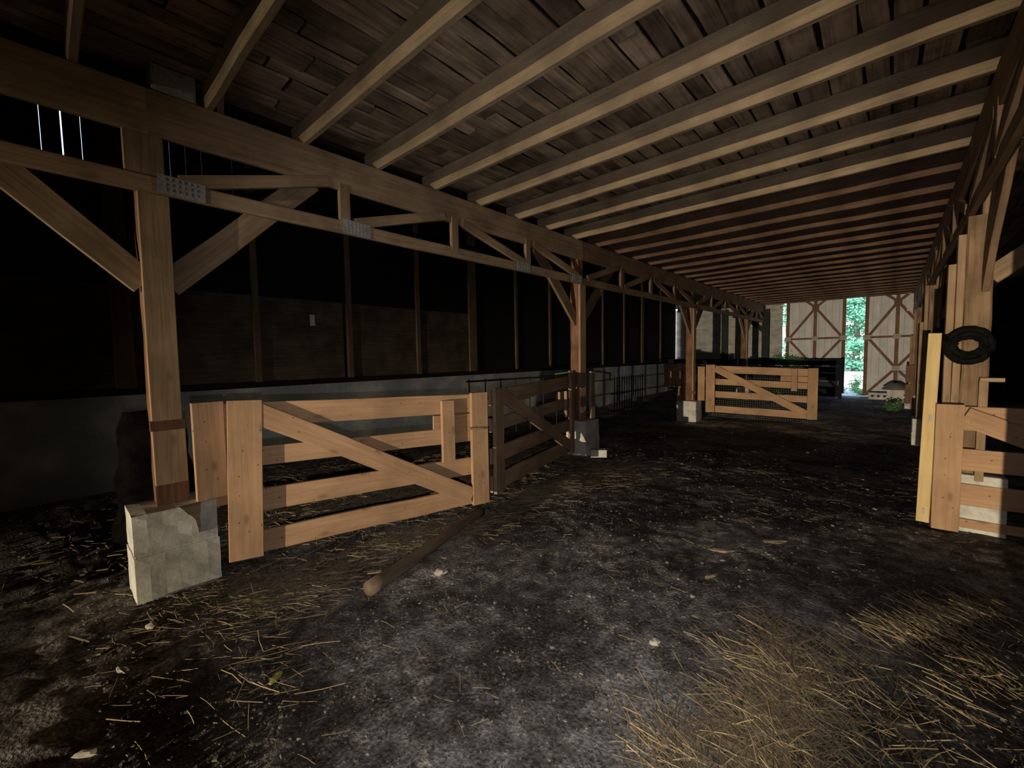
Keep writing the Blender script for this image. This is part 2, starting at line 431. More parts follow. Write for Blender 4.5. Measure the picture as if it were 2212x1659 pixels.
def pier(x0, x1, y0, y1, z0, z1, label, group='block piers under the columns'):
    t = thing('concrete_pier', label, 'pier', ((x0+x1)/2, (y0+y1)/2, z0), group)
    zm = z0+(z1-z0)*.58
    for (a, b, e) in ((z0, zm-.004, 0), (zm+.004, z1, .004)):
        bm = bmesh.new(); bmesh.ops.create_cube(bm, size=1)
        bmesh.ops.subdivide_edges(bm, edges=bm.edges[:], cuts=5, use_grid_fill=True)
        m = MB(); o = random.random()*50
        for v in bm.verts:
            p = Vector((x0+e+(x1-x0-2*e)*(v.co.x+.5), y0+e+(y1-y0-2*e)*(v.co.y+.5), a+(b-a)*(v.co.z+.5)))
            d = Vector(v.co); edge = sorted([abs(c) for c in v.co])[1]
            k = .006*noise.noise(p*9+Vector((o, 0, 0))) - (.006 if edge > .49 else 0)
            m.v.append(p + d.normalized()*k)
        for f in bm.faces: m.face([v.index for v in f.verts], [(0, 0)]*4)
        bm.free(); m.build('concrete_block', M['concrete'], t)
    mo = MB(); mo.box(x0+.012, x1-.012, y0+.012, y1-.012, zm-.008, zm+.008, ch=0); mo.build('mortar_joint', M['concrete'], t)
    return t

def column(xf, sgn, yc, zb, label, plank=True, hinge=None, wide_top=False, braces=(1, 1), front=None, brace_z=2.2, pw=.17, strap=True, bmat='truss'):
    """xf aisle face of the girder. post stands behind the girder plane"""
    xa = xf - sgn*.044; xb = xa - sgn*.155
    t = thing('timber_column', label, 'column', ((xa+xb)/2, yc, zb), 'columns carrying the girders')
    m = MB(); m.board(((xa+xb)/2, yc, zb), ((xa+xb)/2, yc, JZ), abs(xb-xa), .165, (1, 0, 0), seg=12, jit=.004, ch=.012); m.build('post', M['post'], t)
    if plank:
        xm = xf - sgn*.020
        m = MB(); m.board((xm, yc-.005, zb+.60 if wide_top else zb+.01), (xm, yc+.005, CZ0-.005), pw, .040, (0, 1, 0), jit=.003); m.build('face_plank', M['tan'], t)
        if wide_top:
            xw_ = xf - sgn*.020
            m = MB(); m.board((xw_, yc-.03, CZ1+.005), (xw_, yc-.03, BZ0-.003), .21, .038, (0, 1, 0), jit=.002); m.build('face_plank', M['truss'], t)
            m = MB(); m.board((xm, yc, zb+.15), (xm, yc, zb+.53), .185, .038, (0, 1, 0), jit=.003); m.build('face_plank', M['tan'], t)
            m = MB(); m.board((xm-sgn*.008, yc, zb+.53), (xm-sgn*.008, yc, zb+.60), .20, .03, (0, 1, 0)); m.board((xm-sgn*.006, yc, zb+.0), (xm-sgn*.006, yc, zb+.15), .19, .03, (0, 1, 0)); m.build('stained_block', M['redstain'], t)
    for s, on in zip((-1, 1), braces):
        if not on: continue
        xk = (xa+xb)/2 + sgn*.03
        p0 = Vector((xk, yc+s*.06, brace_z-.05)); p1 = Vector((xk, yc+s*1.10, BZ0+.03))
        m = MB(); m.board(p0, p1, .175, .045, (0, 0, 1), jit=.004); m.build('knee_brace', M[bmat], t)
    return t

LY = [.545, 5.88, 11.10, 16.35]
bays = [(-4.7, LY[0], 'girder over the near end of the left row, behind the first column'),
        (LY[0], LY[1], 'aged girder of the left row between first and second columns, with metal plates'),
        (LY[1], LY[2], 'girder of the left row between second and third columns'),
        (LY[2], LY[3], 'girder of the left row between third and fourth columns'),
        (LY[3], YF-.05, 'short girder of the left row from fourth column to the far wall')]
for k, (a, b, lab) in enumerate(bays):
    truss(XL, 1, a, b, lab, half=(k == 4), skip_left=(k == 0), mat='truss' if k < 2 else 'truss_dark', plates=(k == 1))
LB = [.60, .54, .44, .40]
c1 = column(XL, 1, LY[0], .60, 'nearest column of the left row, tan planks with rusty bands, at the wooden pen gates', wide_top=True)
c2 = column(XL, 1, LY[1], .54, 'second column of the left row, red-brown post with pale edge plank', bmat='truss_dark')
c3 = column(XL, 1, LY[2], .40, 'third column of the left row, red-brown, at the open gate with wire mesh', bmat='truss_dark')
c4 = column(XL, 1, LY[3], .40, 'fourth and farthest free-standing column of the left row', plank=True)
p1 = pier(-4.02, -3.64, .30, .78, -.06, .60, 'near grey block pier with brown stain beside the pen gate, left row')
pier(-4.02, -3.62, 5.74, 6.16, -.06, .54, 'grey block pier behind the dark gate, second of the left row')
pier(-4.12, -3.62, 10.85, 11.28, -.20, .40, 'pale square block pier beside the open wire mesh gate, left row')
pier(-4.05, -3.65, 16.15, 16.55, -.10, .40, 'farthest block pier of the left row, behind the open gate')
pm = MB()
prof = [(.555, .602), (.675, .602), (.672, .545), (.664, .50), (.668, .44), (.662, .395), (.655, .385), (.650, .43), (.640, .485), (.618, .52), (.598, .54), (.575, .575)]
for xx in (-3.648, -3.631): pm.v += [Vector((xx, a, b)) for a, b in prof]
n_ = len(prof)
pm.face(list(range(n_, 2*n_)), prof); pm.face(list(range(n_-1, -1, -1)), prof[::-1])
for q in range(n_): pm.face([q, (q+1) % n_, n_+(q+1) % n_, n_+q], [(0, 0)]*4)
pm.build('mud_drip', M['log'], p1)
# extra boards fixed to the left columns
def hinge(col, y0, y1, z0, z1, x, mat='gate', name='hinge_board'):
    m = MB(); m.board((x, (y0+y1)/2, z0), (x+.005, (y0+y1)/2, z1), y1-y0, .042, (0, 1, 0), jit=.002); m.build(name, M[mat], col)
hinge(c1, .665, .86, .53, 1.31, -3.70)
hinge(c1, .70, .93, .60, 1.28, -3.755, 'tan', 'backing_board')
hinge(c2, 5.62, 5.72, .10, 1.36, -3.86, 'tan')
hinge(c2, 6.0, 6.12, .545, 1.34, -3.70, 'tan')
m = MB(); m.board((-3.62, 11.22, .40), (-3.62, 11.22, 1.27), .17, .04, (1, 0, 0)); m.build('hinge_board', M['gate'], c3)
m = MB(); m.board((-3.985, 11.0, .405), (-3.985, 11.0, 1.35), .05, .04, (1, 0, 0)); m.board((-4.06, 11.0, .405), (-4.06, 11.0, .72), .06, .04, (1, 0, 0)); m.build('side_board', M['tan'], c3)
m = MB(); m.board((-3.80, 10.995, .62), (-3.68, 10.995, .62), .06, .02, (0, 0, 1)); m.build('cross_strap', M['post'], c3)

# far column against the gable wall, its shade put into a dark colour
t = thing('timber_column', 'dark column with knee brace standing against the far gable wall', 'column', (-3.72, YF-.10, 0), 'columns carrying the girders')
m = MB(); m.board((-3.71, YF-.10, 0), (-3.71, YF-.10, BZ0), .24, .16, (1, 0, 0)); m.build('post', M['lintel_shade'], t)
m = MB(); m.board((-3.78, YF-.10, 2.45), (-4.45, YF-.10, 3.05), .16, .06, (0, 0, 1)); m.board((-4.9, YF-.08, 3.16), (-3.6, YF-.08, 3.16), .26, .06, (0, 0, 1)); m.build('knee_brace', M['lintel_shade'], t)

# right row
XR = .45
RY = [.35, 5.52, 10.75, 16.0]
rb = [(RY[0], RY[1], 'nearest girder of the right row, up to the column with the black shadow loop'),
      (RY[1], RY[2], 'girder of the right row beyond the column with the black shadow loop'),
      (RY[2], RY[3], 'third girder of the right row, toward the far doors'),
      (RY[3], YF-.05, 'short girder of the right row meeting the far wall')]
for k, (a, b, lab) in enumerate(rb):
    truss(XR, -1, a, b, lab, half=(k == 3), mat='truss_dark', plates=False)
def rcol(yc, zb, label, top1=2.35, top2=2.60):
    t = thing('timber_column', label, 'column', (.54, yc, zb), 'columns carrying the girders')
    m = MB(); m.board((.535, yc, zb), (.535, yc, CZ0-.004), .165, .17, (1, 0, 0), seg=10, jit=.005, ch=.014)
    m.board((.575, yc, CZ0-.004), (.575, yc, JZ), .085, .17, (1, 0, 0), seg=2, jit=.002, ch=.01); m.build('post', M['post_brown'], t)
    m = MB(); m.board((.424, yc, zb), (.424, yc, top2), .14, .050, (0, 1, 0), jit=.003); m.build('face_plank', M['tan'], t)
    m = MB(); m.board((.370, yc-.01, zb), (.370, yc-.01, top1), .14, .050, (0, 1, 0), jit=.003); m.build('face_plank', M['tan'], t)
    for s in (-1, 1):
        m = MB(); m.board((.57, yc+s*.06, 2.15), (.57, yc+s*1.10, BZ0+.03), .175, .045, (0, 0, 1), jit=.004); m.build('knee_brace', M['truss_dark'], t)
    m = MB(); m.board((.60, yc, 2.22), (1.35, yc, 2.85), .15, .045, (0, 0, 1), jit=.004); m.build('knee_brace', M['truss'], t)
    return t
r1 = rcol(RY[1], .50, 'nearest visible column of the right row, with black shadow loop and leaning plank')
r2c = rcol(RY[2], .36, 'second visible column of the right row, just beyond the leaning yellow plank', 2.1, 2.75)
r3 = rcol(RY[3], .36, 'farthest column of the right row, beside the far doors', 2.0, 2.7)
t = thing('shade_partition', 'tall board partition added out of view to shade the right edge', 'partition', (2.6, .5, 0))  # unseen boards added to cast the dark strip at the right edge
for k in range(12):
    m = MB(); m.board((.568+.168*k, .5, -.02), (.568+.168*k, .5, 2.9), .172, .03, (1, 0, 0), jit=.0, ch=0); m.build('board', M['truss_dark'], t)
m = MB(); m.board((.49, .54, 1.3), (2.5, .54, 1.3), .12, .04, (0, 0, 1)); m.build('rail', M['truss_dark'], t)
pier(.30, .76, 5.36, 5.74, -.06, .50, 'white block pier behind the right gate boards')
pier(.29, .70, 10.42, 10.92, -.20, .36, 'grey mossy block pier just beyond the leaning yellow plank')
pier(.27, .67, 15.8, 16.2, -.10, .36, 'block pier of the right row near the far doors')

# ------------------------------------------------------------------ gates
def gate(name, label, A, B, zA, zB, front, rails, stA, stB, latch, filler, mesh=None, mat='gate', diag=(1.20, .10), z0A=0, z0B=0, dw=.165, group='wooden board gates of the pens', leanA=0):
    A = Vector((A[0], A[1], 0)); B = Vector((B[0], B[1], 0)); d = B-A; L = d.length; d.normalize()
    n = Vector((front[0], front[1], 0)).normalized()
    t = thing(name, label, 'gate', (A.x, A.y, min(z0A, z0B)), group)
    H = zA - z0A
    def P(s, z, o):
        k = (z0A+(z0B-z0A)*s/L) + z/H*((zA-z0A)+((zB-z0B)-(zA-z0A))*s/L)
        return Vector((A.x+d.x*s+n.x*o, A.y+d.y*s+n.y*o, k))
    up_ = (0, 0, 1)
    for (a, b, s0, s1) in rails:
        m = MB(); m.board(P(s0, (a+b)/2, -.086), P(s1, (a+b)/2, -.086), b-a, .036, up_, seg=6, jit=.004); m.build('rail', M[mat], t)
    for (s0, s1) in (stA, stB):
        ln = leanA if s0 < L/2 else 0
        m = MB(); m.board(P((s0+s1)/2, 0, -.022), P((s0+s1)/2+ln, H+.01, -.022), s1-s0, .044, d, jit=.003)
        m.build('stile', M[mat], t)
    m = MB(); m.board(P(stA[1]+.0, diag[0], -.024), P(stB[0]-.01, diag[1], -.024), dw, .038, up_, seg=6, jit=.004); m.build('brace', M[mat], t)
    if latch:
        m = MB(); m.board(P((latch[0]+latch[1])/2, latch[2], -.022), P((latch[0]+latch[1])/2, latch[3], -.022), latch[1]-latch[0], .044, d); m.build('latch_board', M[mat], t)
    if filler:
        m = MB(); m.board(P(filler[0], (filler[2]+filler[3])/2, -.086), P(filler[1], (filler[2]+filler[3])/2, -.086), filler[3]-filler[2], .036, up_); m.build('filler_board', M[mat], t)
    if mesh:
        w = MB(); s = mesh[0]
        while s < mesh[1]:
            w.tube([P(s, mesh[2], -.112), P(s, mesh[3], -.112)], .0018, 4); s += .05
        z = mesh[2]
        while z < mesh[3]:
            w.tube([P(mesh[0], z, -.112), P(mesh[1], z, -.112)], .0018, 4); z += .05
        w.build('wire_mesh', M['wire'], t)
    return t, P

# nearest gate, swung a little into the aisle, hung clear of the soil
def sc(k, rows): return [tuple(v*k for v in r) for r in rows]
k1 = .9375
g1, P1 = gate('pen_gate', 'nearest tan board gate with diagonal brace, hung beside the stained block pier', (-3.623, .821), (-3.058, 3.00), 1.305, 1.234, (.968, -.251),
     sc(k1, [(1.07, 1.27, .02, 2.36), (.74, .90, .02, 2.36), (.35, .54, .02, 2.36), (.0, .19, .02, 2.36)]), (.0, .225), (2.20*k1, 2.40*k1), sc(k1, [(1.86, 2.00, .55, 1.22)])[0], sc(k1, [(1.80, 2.25, .90, 1.05)])[0], diag=(1.19*k1, .115*k1), z0A=.10, z0B=.10, leanA=.045)
m = MB(); m.board(P1(2.02, .84, .012), P1(2.18, .83, .012), .02, .03, (0, 0, 1), seg=1); m.build('latch_peg', M['tan'], [c for c in g1.children if c.name.startswith('stile')][-1])
k2 = .969
g2, P2 = gate('pen_gate', 'dark shaded board gate with diagonal brace between the nearest gate and second column', (-3.27, 3.324), (-3.77, 5.685), 1.237, 1.295, (.9786, .206),
     sc(k2, [(1.02, 1.215, .02, 2.45), (.72, .88, .02, 2.45), (.34, .53, .02, 2.45), (.0, .20, .02, 2.45)]), (0, .18), (2.23, 2.35), sc(k2, [(2.1, 2.2, .6, 1.0)])[0], sc(k2, [(2.0, 2.4, .88, 1.0)])[0], diag=(1.12, .12), z0A=.05, z0B=.05, mat='gate_shaded')
g3, P3 = gate('pen_gate', 'bright open board gate with wire mesh, swung across the aisle from the third column', (-3.50, 11.25), (-1.27, 12.02), 1.31, 1.20, (.327, -.945),
     [(1.01, 1.19, 0, 2.36), (.71, .86, 0, 2.36), (.38, .54, 0, 2.36), (.0, .17, 0, 2.36)], (-.02, .19), (2.16, 2.36), (1.83, 1.95, .65, 1.17), (1.62, 2.2, .87, 1.0), mesh=(.05, 2.3, -.1, .95), z0A=.11, z0B=.0, diag=(1.12, .12))
g4, P4 = gate('pen_gate', 'board gate standing at the right column behind the leaning yellow plank', (.30, 5.25), (2.70, 5.42), 1.11, 1.12, (.07, -.99),
     [(.89, 1.10, .02, 2.4), (.54, .73, .02, 2.4), (.23, .42, .02, 2.4), (.03, .11, .02, 2.4)], (0, .175), (2.2, 2.4), None, None, diag=(1.02, .15))
m = MB(); m.board((.585, 5.38, .45), (.585, 5.38, 1.33), .055, .04, (1, 0, 0)); m.board((.56, 5.37, 1.335), (.70, 5.37, 1.335), .035, .05, (0, 0, 1)); m.build('bracket_post', M['tan'], g4)
# dark board gate by the far doors
t = thing('board_fence', 'black painted board fence in front of the far left door', 'fence', (-4.0, 17.8, 0))
for (a, b) in ((1.14, 1.36), (.90, 1.08), (.62, .87), (.09, .42)):
    m = MB(); m.board((-7.1, 17.8, (a+b)/2+.03), (-1.24, 17.8, (a+b)/2-.02), b-a, .036, (0, 0, 1), seg=8); m.build('board', M['fence'], t)
for xx in (-6.8, -5.4, -4.2, -2.9, -2.05, -1.28):
    m = MB(); m.board((xx, 17.75, 0), (xx, 17.75, 1.36), .10, .06, (1, 0, 0)); m.build('upright', M['fence'], t)

# cross fence left of the third column
t = thing('board_fence', 'tan board partition fence just left of the third column', 'fence', (-4.5, 11.12, 0))
m = MB(); m.board((-4.13, 11.1, -.02), (-4.13, 11.1, 1.36), .11, .05, (1, 0, 0)); m.build('post', M['gate'], t)
for (a, b) in ((1.22, 1.34), (.72, .80)):
    m = MB(); m.board((-4.56, 11.14, (a+b)/2), (-3.98, 11.14, (a+b)/2), b-a, .04, (0, 0, 1)); m.build('rail', M['tan'], t)
for k in range(3):
    m = MB(); m.board((-4.29-.115*k, 11.19, .74), (-4.29-.115*k, 11.19, 1.26), .108, .025, (1, 0, 0)); m.build('board', M['gate'] if k < 2 else M['tan'], t)

# corral panel of black bars
t = thing('corral_panel', 'black iron barred hay panel inside the dark pen beyond the second column', 'panel', (-5.5, 12.0, 0))
for k in range(13):
    y = 10.15+.14*k
    m = MB(); m.tube([(-5.5, y, .0), (-5.5, y, 1.02)], .014, 6); m.build('bar', M['iron'], t)
for z in (.12, .56):
    m = MB(); m.tube([(-5.5, 10.0, z), (-5.5, 12.0, z)], .018, 6); m.build('rail', M['iron'], t)
# second panel, nearer
t = thing('corral_panel', 'black iron rail feeder behind the dark shaded gate', 'panel', (-5.9, 7.0, 0))
for z in (.35, .75, 1.12):
    m = MB(); m.tube([(-6.3, 5.6, z), (-5.5, 8.6, z+.03)], .02, 6); m.build('rail', M['iron'], t)
for k in range(9):
    y = 5.65+.36*k; xx = -6.3+.8*(y-5.6)/3.0
    m = MB(); m.tube([(xx, y, 0), (xx, y, 1.16)], .014, 6); m.build('bar', M['iron'], t)
m = MB(); m.tube([(-5.6, 7.6, 1.20), (-5.3, 8.0, 1.25), (-4.9, 8.3, 1.24), (-4.6, 8.3, 1.20), (-4.5, 8.1, 1.05)], .02, 8)
tag(m.build('garden_hose', M['greenhose'], None, True), 'green hose draped over the iron feeder behind the dark gate', 'hose')

# ------------------------------------------------------------------ leaning plank, shadow loop, loose things
t = thing('leaning_plank', 'tall yellow new timber plank leaning at the right gate', 'plank', (.24, 5.2, .03))
m = MB(); m.board((.245, 5.30, .03), (.278, 5.42, 1.745), .088, .04, (1, 0, 0), jit=.002); pk = m.build('plank', M['plank'], t)
for (xx, y, z) in ((.248, 5.285, .13), (.268, 5.342, .98)):
    m = MB(); m.box(xx-.008, xx+.008, y-.008, y+.0, z-.03, z+.03, ch=.002); m.build('staple', M['galv'], pk)
hz = MB()  # black coil modelled in place of a looped shadow on the column
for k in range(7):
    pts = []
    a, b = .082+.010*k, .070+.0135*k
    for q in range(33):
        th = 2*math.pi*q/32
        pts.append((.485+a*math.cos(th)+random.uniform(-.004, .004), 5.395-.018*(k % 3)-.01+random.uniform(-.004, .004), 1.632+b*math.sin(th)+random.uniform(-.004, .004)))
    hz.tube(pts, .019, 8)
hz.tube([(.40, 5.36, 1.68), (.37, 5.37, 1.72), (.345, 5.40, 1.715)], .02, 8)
tag(hz.build('shadow_loop', M['rubber'], None, True), 'black coil standing in for the shadow loop on the right column', 'hose')  # 'rubber' is the near-black colour standing in for the cast shadow

pole = MB()
n = 14; pp = []; tp = []
for k in range(n+1):
    f_ = k/n; x = -2.60+(-3.03+2.60)*f_; y = 1.375+(2.86-1.375)*f_
    pp.append((x+.012*math.sin(f_*5), y, fz(x, y)+.045)); tp.append(.052-.010*f_+.003*math.sin(k*2.3))
pole.tube(pp, .05, 12, tp)
tag(pole.build('wooden_pole', M['log'], None, True), 'brown round wooden pole lying on the soil before the nearest gate', 'pole')

def lone_lump(name, label, cat, x, y, rx, ry, rz, mat, rot=0, rough=.25, group=None, sub=2, dz=0):
    m = MB(); m.lump((x, y, fz(x, y)+rz*.7+dz), rx, ry, rz, rot, rough, sub)
    return tag(m.build(name, M[mat]), label, cat, group)
m = MB(); m.board((-3.50, 5.68, .065), (-3.30, 5.82, .065), .12, .15, (0, 0, 1), jit=.004, ch=.01)
tag(m.build('concrete_block', M['concrete']), 'loose pale block on the floor at the foot of the second column', 'block')
lone_lump('corn_cob', 'small yellow-green cob on the floor among straw stalks near the pole', 'cob', -2.26, .68, .016, .045, .014, 'maize', .6)
lone_lump('stone', 'small pale yellow stone on the floor before the nearest block pier', 'stone', -3.29, .33, .035, .03, .018, 'stone', .3)
lone_lump('stone', 'white stone lying beside the lying wooden pole', 'stone', -2.43, 1.86, .05, .035, .022, 'stone', .9)
lone_lump('stone', 'whitish stone in the bare soil left of the straw heap', 'stone', -.93, 2.17, .03, .03, .02, 'stone', .2)
lone_lump('wood_chip', 'pale flat bark chip in mid floor, left one of a pair', 'chip', -.98, 3.58, .10, .035, .010, 'chip', .5)
lone_lump('wood_chip', 'pale flat bark chip in mid floor, right one of a pair', 'chip', -.70, 4.04, .10, .045, .010, 'chip', .7)
lone_lump('wood_chip', 'small tan wood chip in front of the two flat bark chips', 'chip', -.92, 3.10, .07, .018, .010, 'chip', 1.2)
lone_lump('stone', 'flat grey stone on the floor at the near left corner', 'stone', -2.93, .47-.3, .05, .02, .012, 'stone', .3)
lone_lump('stone', 'grey stone at the near left edge of the floor', 'stone', -2.40, .02, .05, .02, .014, 'stone', 1.0)

# black sack behind nearest column
m = MB()
rings = []
for k in range(9):
    f_ = k/8; z = 1.16*f_; r_ = .30*(1-.35*f_**2)*(1+.08*math.sin(k*2.1))
    rings.append((z, r_))
base = 0
for z, r_ in rings:
    for i in range(18):
        th = 2*math.pi*i/18; k = 1+.22*noise.noise((math.cos(th)*1.8, math.sin(th)*1.8, z*2.2))
        m.v.append((-5.05+r_*k*math.cos(th)*.8, .62+r_*k*math.sin(th), z+.0))
for k in range(8):
    for i in range(18):
        j = (i+1) % 18; m.face([k*18+i, k*18+j, (k+1)*18+j, (k+1)*18+i], [(0, 0)]*4)
m.face(list(range(17, -1, -1)), [(0, 0)]*18); m.face([8*18+i for i in range(18)], [(0, 0)]*18)
tag(m.build('plastic_sack', M['sack'], None, True), 'tall black plastic sack standing behind the nearest column', 'sack')

# metal box above the left beam
t = thing('metal_box', 'grey sheet metal box on top of the left beam, above the nearest column', 'box', (-3.86, .70, 3.445))
m = MB(); m.box(-3.98, -3.775, .585, .83, 3.446, 3.635, ch=.004); m.build('body', M['bluebox'], t)
m = MB(); m.box(-3.775, -3.768, .60, .815, 3.455, 3.625, ch=.002); m.build('cover', M['bluebox'], t)
m = MB(); m.tube([(-3.768, .84, 3.60), (-3.75, .90, 3.53), (-3.75, .95, 3.48)], .004, 5); m.build('cord', M['tan'], t)
m = MB(); m.board((-3.83, .985, 3.442), (-3.80, .985, 3.63), .05, .045, (0, 1, 0)); tag(m.build('wood_cleat', M['joist']), 'small upright wood cleat beside the metal box on the beam', 'cleat')

# things in the dark pen
t = thing('white_bucket', 'white bucket standing behind the dark shaded gate', 'bucket', (-4.95, 7.6, 0))
m = MB(); m.tube([(-4.95, 7.6, .20), (-4.95, 7.6, .45), (-4.95, 7.6, .56)], .13, 16, [.115, .13, .135]); m.build('body', M['white'], t, True)
m = MB(); m.tube([(-4.95+.14*math.cos(a), 7.6+.14*math.sin(a), .55) for a in [i*math.pi/10 for i in range(21)]], .008, 6); m.build('rim', M['white'], t)
m = MB(); m.box(-5.12, -4.78, 7.42, 7.78, -.02, .20, ch=.01)
tag(m.build('concrete_block', M['concrete']), 'low block under the white bucket in the dark pen', 'block')
m = MB(); m.box(-5.46, -5.44, 11.15, 11.36, .28, .46, ch=.004)
tag(m.build('feed_bag', M['white']), 'small pinkish white bag tied on the iron hay panel', 'bag')

# far-end clutter by the right row
t = thing('rubber_tub', 'grey overturned rubber tub on blocks by the far right door', 'tub', (.08, 17.4, .40))
m = MB(); m.tube([(.08, 17.4, .40), (.08, 17.4, .44), (.08, 17.4, .56), (.08, 17.4, .60)], .3, 20, [.30, .30, .17, .10]); m.build('bowl', M['tub'], t, True)
m = MB(); m.tube([(.08+.30*math.cos(a), 17.4+.30*math.sin(a), .415) for a in [i*math.pi/12 for i in range(25)]], .014, 6); m.build('rim', M['tub'], t)
m = MB(); m.box(-.12, .28, 17.2, 17.6, 0, .20, ch=.008)
tag(m.build('concrete_block', M['concrete']), 'lower concrete block under the grey tub', 'block')
m = MB(); m.box(-.10, .28, 17.22, 17.6, .20, .40, ch=.008)
tag(m.build('concrete_block', M['concrete']), 'upper concrete block under the grey tub', 'block')
t = thing('cinder_block', 'cinder block with round holes below the far right door', 'block', (-.30, 18.2, 0))
m = MB(); m.box(-.56, -.06, 18.1, 18.3, 0, .22, ch=.006); m.build('body', M['concrete'], t)
for k in range(3):
    m = MB(); m.tube([(-.46+.15*k, 18.092, .12), (-.46+.15*k, 18.102, .12)], .04, 12); m.build('hole_shade', M['iron'], t)  # dark discs stand in for the shade inside the holes
t = thing('wire_rack', 'small wire rack hanging beside the far right door', 'rack', (.25, 19.04, .5))
for z in (.49, .63, .77, .90):
    m = MB(); m.tube([(.15, 19.045, z), (.36, 19.045, z)], .006, 5); m.build('rung', M['wire'], t)
for xx in (.15, .36):
    m = MB(); m.tube([(xx, 19.05, .35), (xx, 19.05, 1.02)], .012, 5); m.build('upright', M['wire'], t)
m = MB()
t = thing('slatted_crate', 'brown slatted board guard on the farthest right column', 'crate', (.36, 15.75, .10))
for (a, b) in ((.72, 1.18), (.14, .66)):
    m = MB(); m.board((.36, 15.74, a), (.36, 15.74, b), .17, .03, (1, 0, 0)); m.build('board', M['doorframe'], t)
m = MB(); m.board((.42, 15.78, -.02), (.42, 15.78, 1.2), .05, .04, (1, 0, 0)); m.build('upright', M['post'], t)
m = MB(); m.lump((.35, 18.99, 3.47), .065, .055, .055, 0, .1, 2)
tag(m.build('lamp_globe', M['white']), 'small white lamp globe high beside the far right door', 'lamp')
m = MB(); m.board((.42, 19.05, 3.38), (.32, 19.045, 2.88), .06, .012, (1, 0, 0), jit=.01, seg=4)
tag(m.build('plastic_strip', M['white']), 'white plastic strip hanging under the lamp globe', 'strip')

# ------------------------------------------------------------------ left wall
wl = struct('wall_left', 'long left wall of grey block, plywood and dark siding behind the pens', 'wall', (XW, 8, 0))
b = MB(); y = -26.0
b.box(XW-.2, XW, -26, YF+.2, -.5, 1.20, along=1, ch=.003)
b.build('block_base', M['blockwall'], wl)
b = MB(); b.box(XW-.16, XW+.02, -26, YF, 1.20, 1.285, along=1); b.build('sill_shade_band', M['black'], wl)  # black sill also stands in for the shadow band over the blocks
for (a, c) in ((-6, -2.4), (-2.4, .6), (.7, 3.55), (3.60, 6.62)):
    b = MB(); b.box(XW-.05, XW-.03, a, c, 1.29, 2.60, along=1, ch=.002); b.build('plywood_panel', M['ply'], wl)
sb = MB(); y = -7.0
slit = [0.10, .27, .43, 1.26, 1.43, 1.61, 1.98, 2.6, 2.95, 3.6, 4.3, 4.45, 4.75, 5.1, 5.25, 6.0]
sl = sorted(slit)
prev = -26.0
edges = []
for s in sl:
    hw = .006 if abs(s-.27) < .01 else .0018
    edges.append((prev, s-hw)); prev = s+hw
edges.append((prev, YF))
for (a, c) in edges:
    k = max(1, round((c-a)/.22))
    if c-a > 5: k = max(1, round((c-a)/2.0))
    for i in range(k):
        y0_ = a+(c-a)*i/k; y1_ = a+(c-a)*(i+1)/k
        sb.board((XW-.065, (y0_+y1_)/2, 3.9), (XW-.065, (y0_+y1_)/2, 5.0), y1_-y0_+.0, .02, (0, 1, 0), seg=1, jit=0, ch=0)
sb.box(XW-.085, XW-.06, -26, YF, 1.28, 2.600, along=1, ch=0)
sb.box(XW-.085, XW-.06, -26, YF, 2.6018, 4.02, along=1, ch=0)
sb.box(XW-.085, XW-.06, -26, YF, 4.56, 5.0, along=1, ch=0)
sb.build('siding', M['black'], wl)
for k, (yy, w) in enumerate([(-.9, .09), (.66, .20), (2.17, .09), (3.65, .09), (5.12, .09), (6.62, .22), (8.14, .08), (9.58, .08), (11.0, .18), (12.5, .08), (14.0, .08), (15.5, .18), (17.2, .09)]):
    b = MB(); b.board((XW+.0, yy, 1.285), (XW+.0, yy, 4.9), w, .05, (0, 1, 0), seg=6, jit=.003); b.build('stud', M['stud'], wl)
m = MB(); m.box(XW-.028, XW-.024, 2.98, 3.06, 2.18, 2.36, ch=0)
tag(m.build('paper_notice', M['bluebox']), 'small pale paper patch pinned on the plywood of the left wall', 'paper')

# right wall and near wall (dark)
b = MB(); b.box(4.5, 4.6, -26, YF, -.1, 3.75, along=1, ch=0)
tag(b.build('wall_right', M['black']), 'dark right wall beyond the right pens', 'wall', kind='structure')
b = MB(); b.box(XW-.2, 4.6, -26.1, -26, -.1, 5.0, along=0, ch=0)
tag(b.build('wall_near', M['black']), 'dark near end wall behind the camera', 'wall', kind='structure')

# ------------------------------------------------------------------ far wall and sliding doors
wb_ = struct('wall_far', 'far gable wall with dark header and cream boards left of the doors', 'wall', (-3, YF, 0))
b = MB(); b.board((-7.2, YF+.06, 3.56), (4.5, YF+.06, 3.56), .22, .06, (0, 0, 1), seg=4); b.build('header_board', M['lintel_shade'], wb_)
b = MB(); b.box(XW-.2, 4.6, YF+.20, YF+.24, 3.62, 5.0, along=0, ch=0); b.build('gable_boards', M['black'], wb_)
b = MB(); z = -.05
while z < 3.45:
    b.board((-7.3, YF+.08, z+.09), (-3.18, YF+.08, z+.09), .182, .03, (0, 0, 1), seg=3, jit=.002); z += .18
b.build('wall_boards', M['cream'], wb_)
b = MB(); b.board((-5.22, YF+.02, 0), (-5.22, YF+.02, 3.4), .26, .05, (1, 0, 0)); b.build('column_shadow_strip', M['lintel_shade'], wb_)  # dark strip standing in for a left column's shadow on the wall
b = MB(); b.board((-7.2, YF+.1, 4.2), (-3.2, YF+.1, 4.2), 1.6, .04, (0, 0, 1), seg=1); b.build('upper_boards', M['black'], wb_)
b = MB(); b.box(.62, 4.6, YF+.05, YF+.1, -.05, 3.6, along=0, ch=0); b.build('dark_boards', M['black'], wb_)

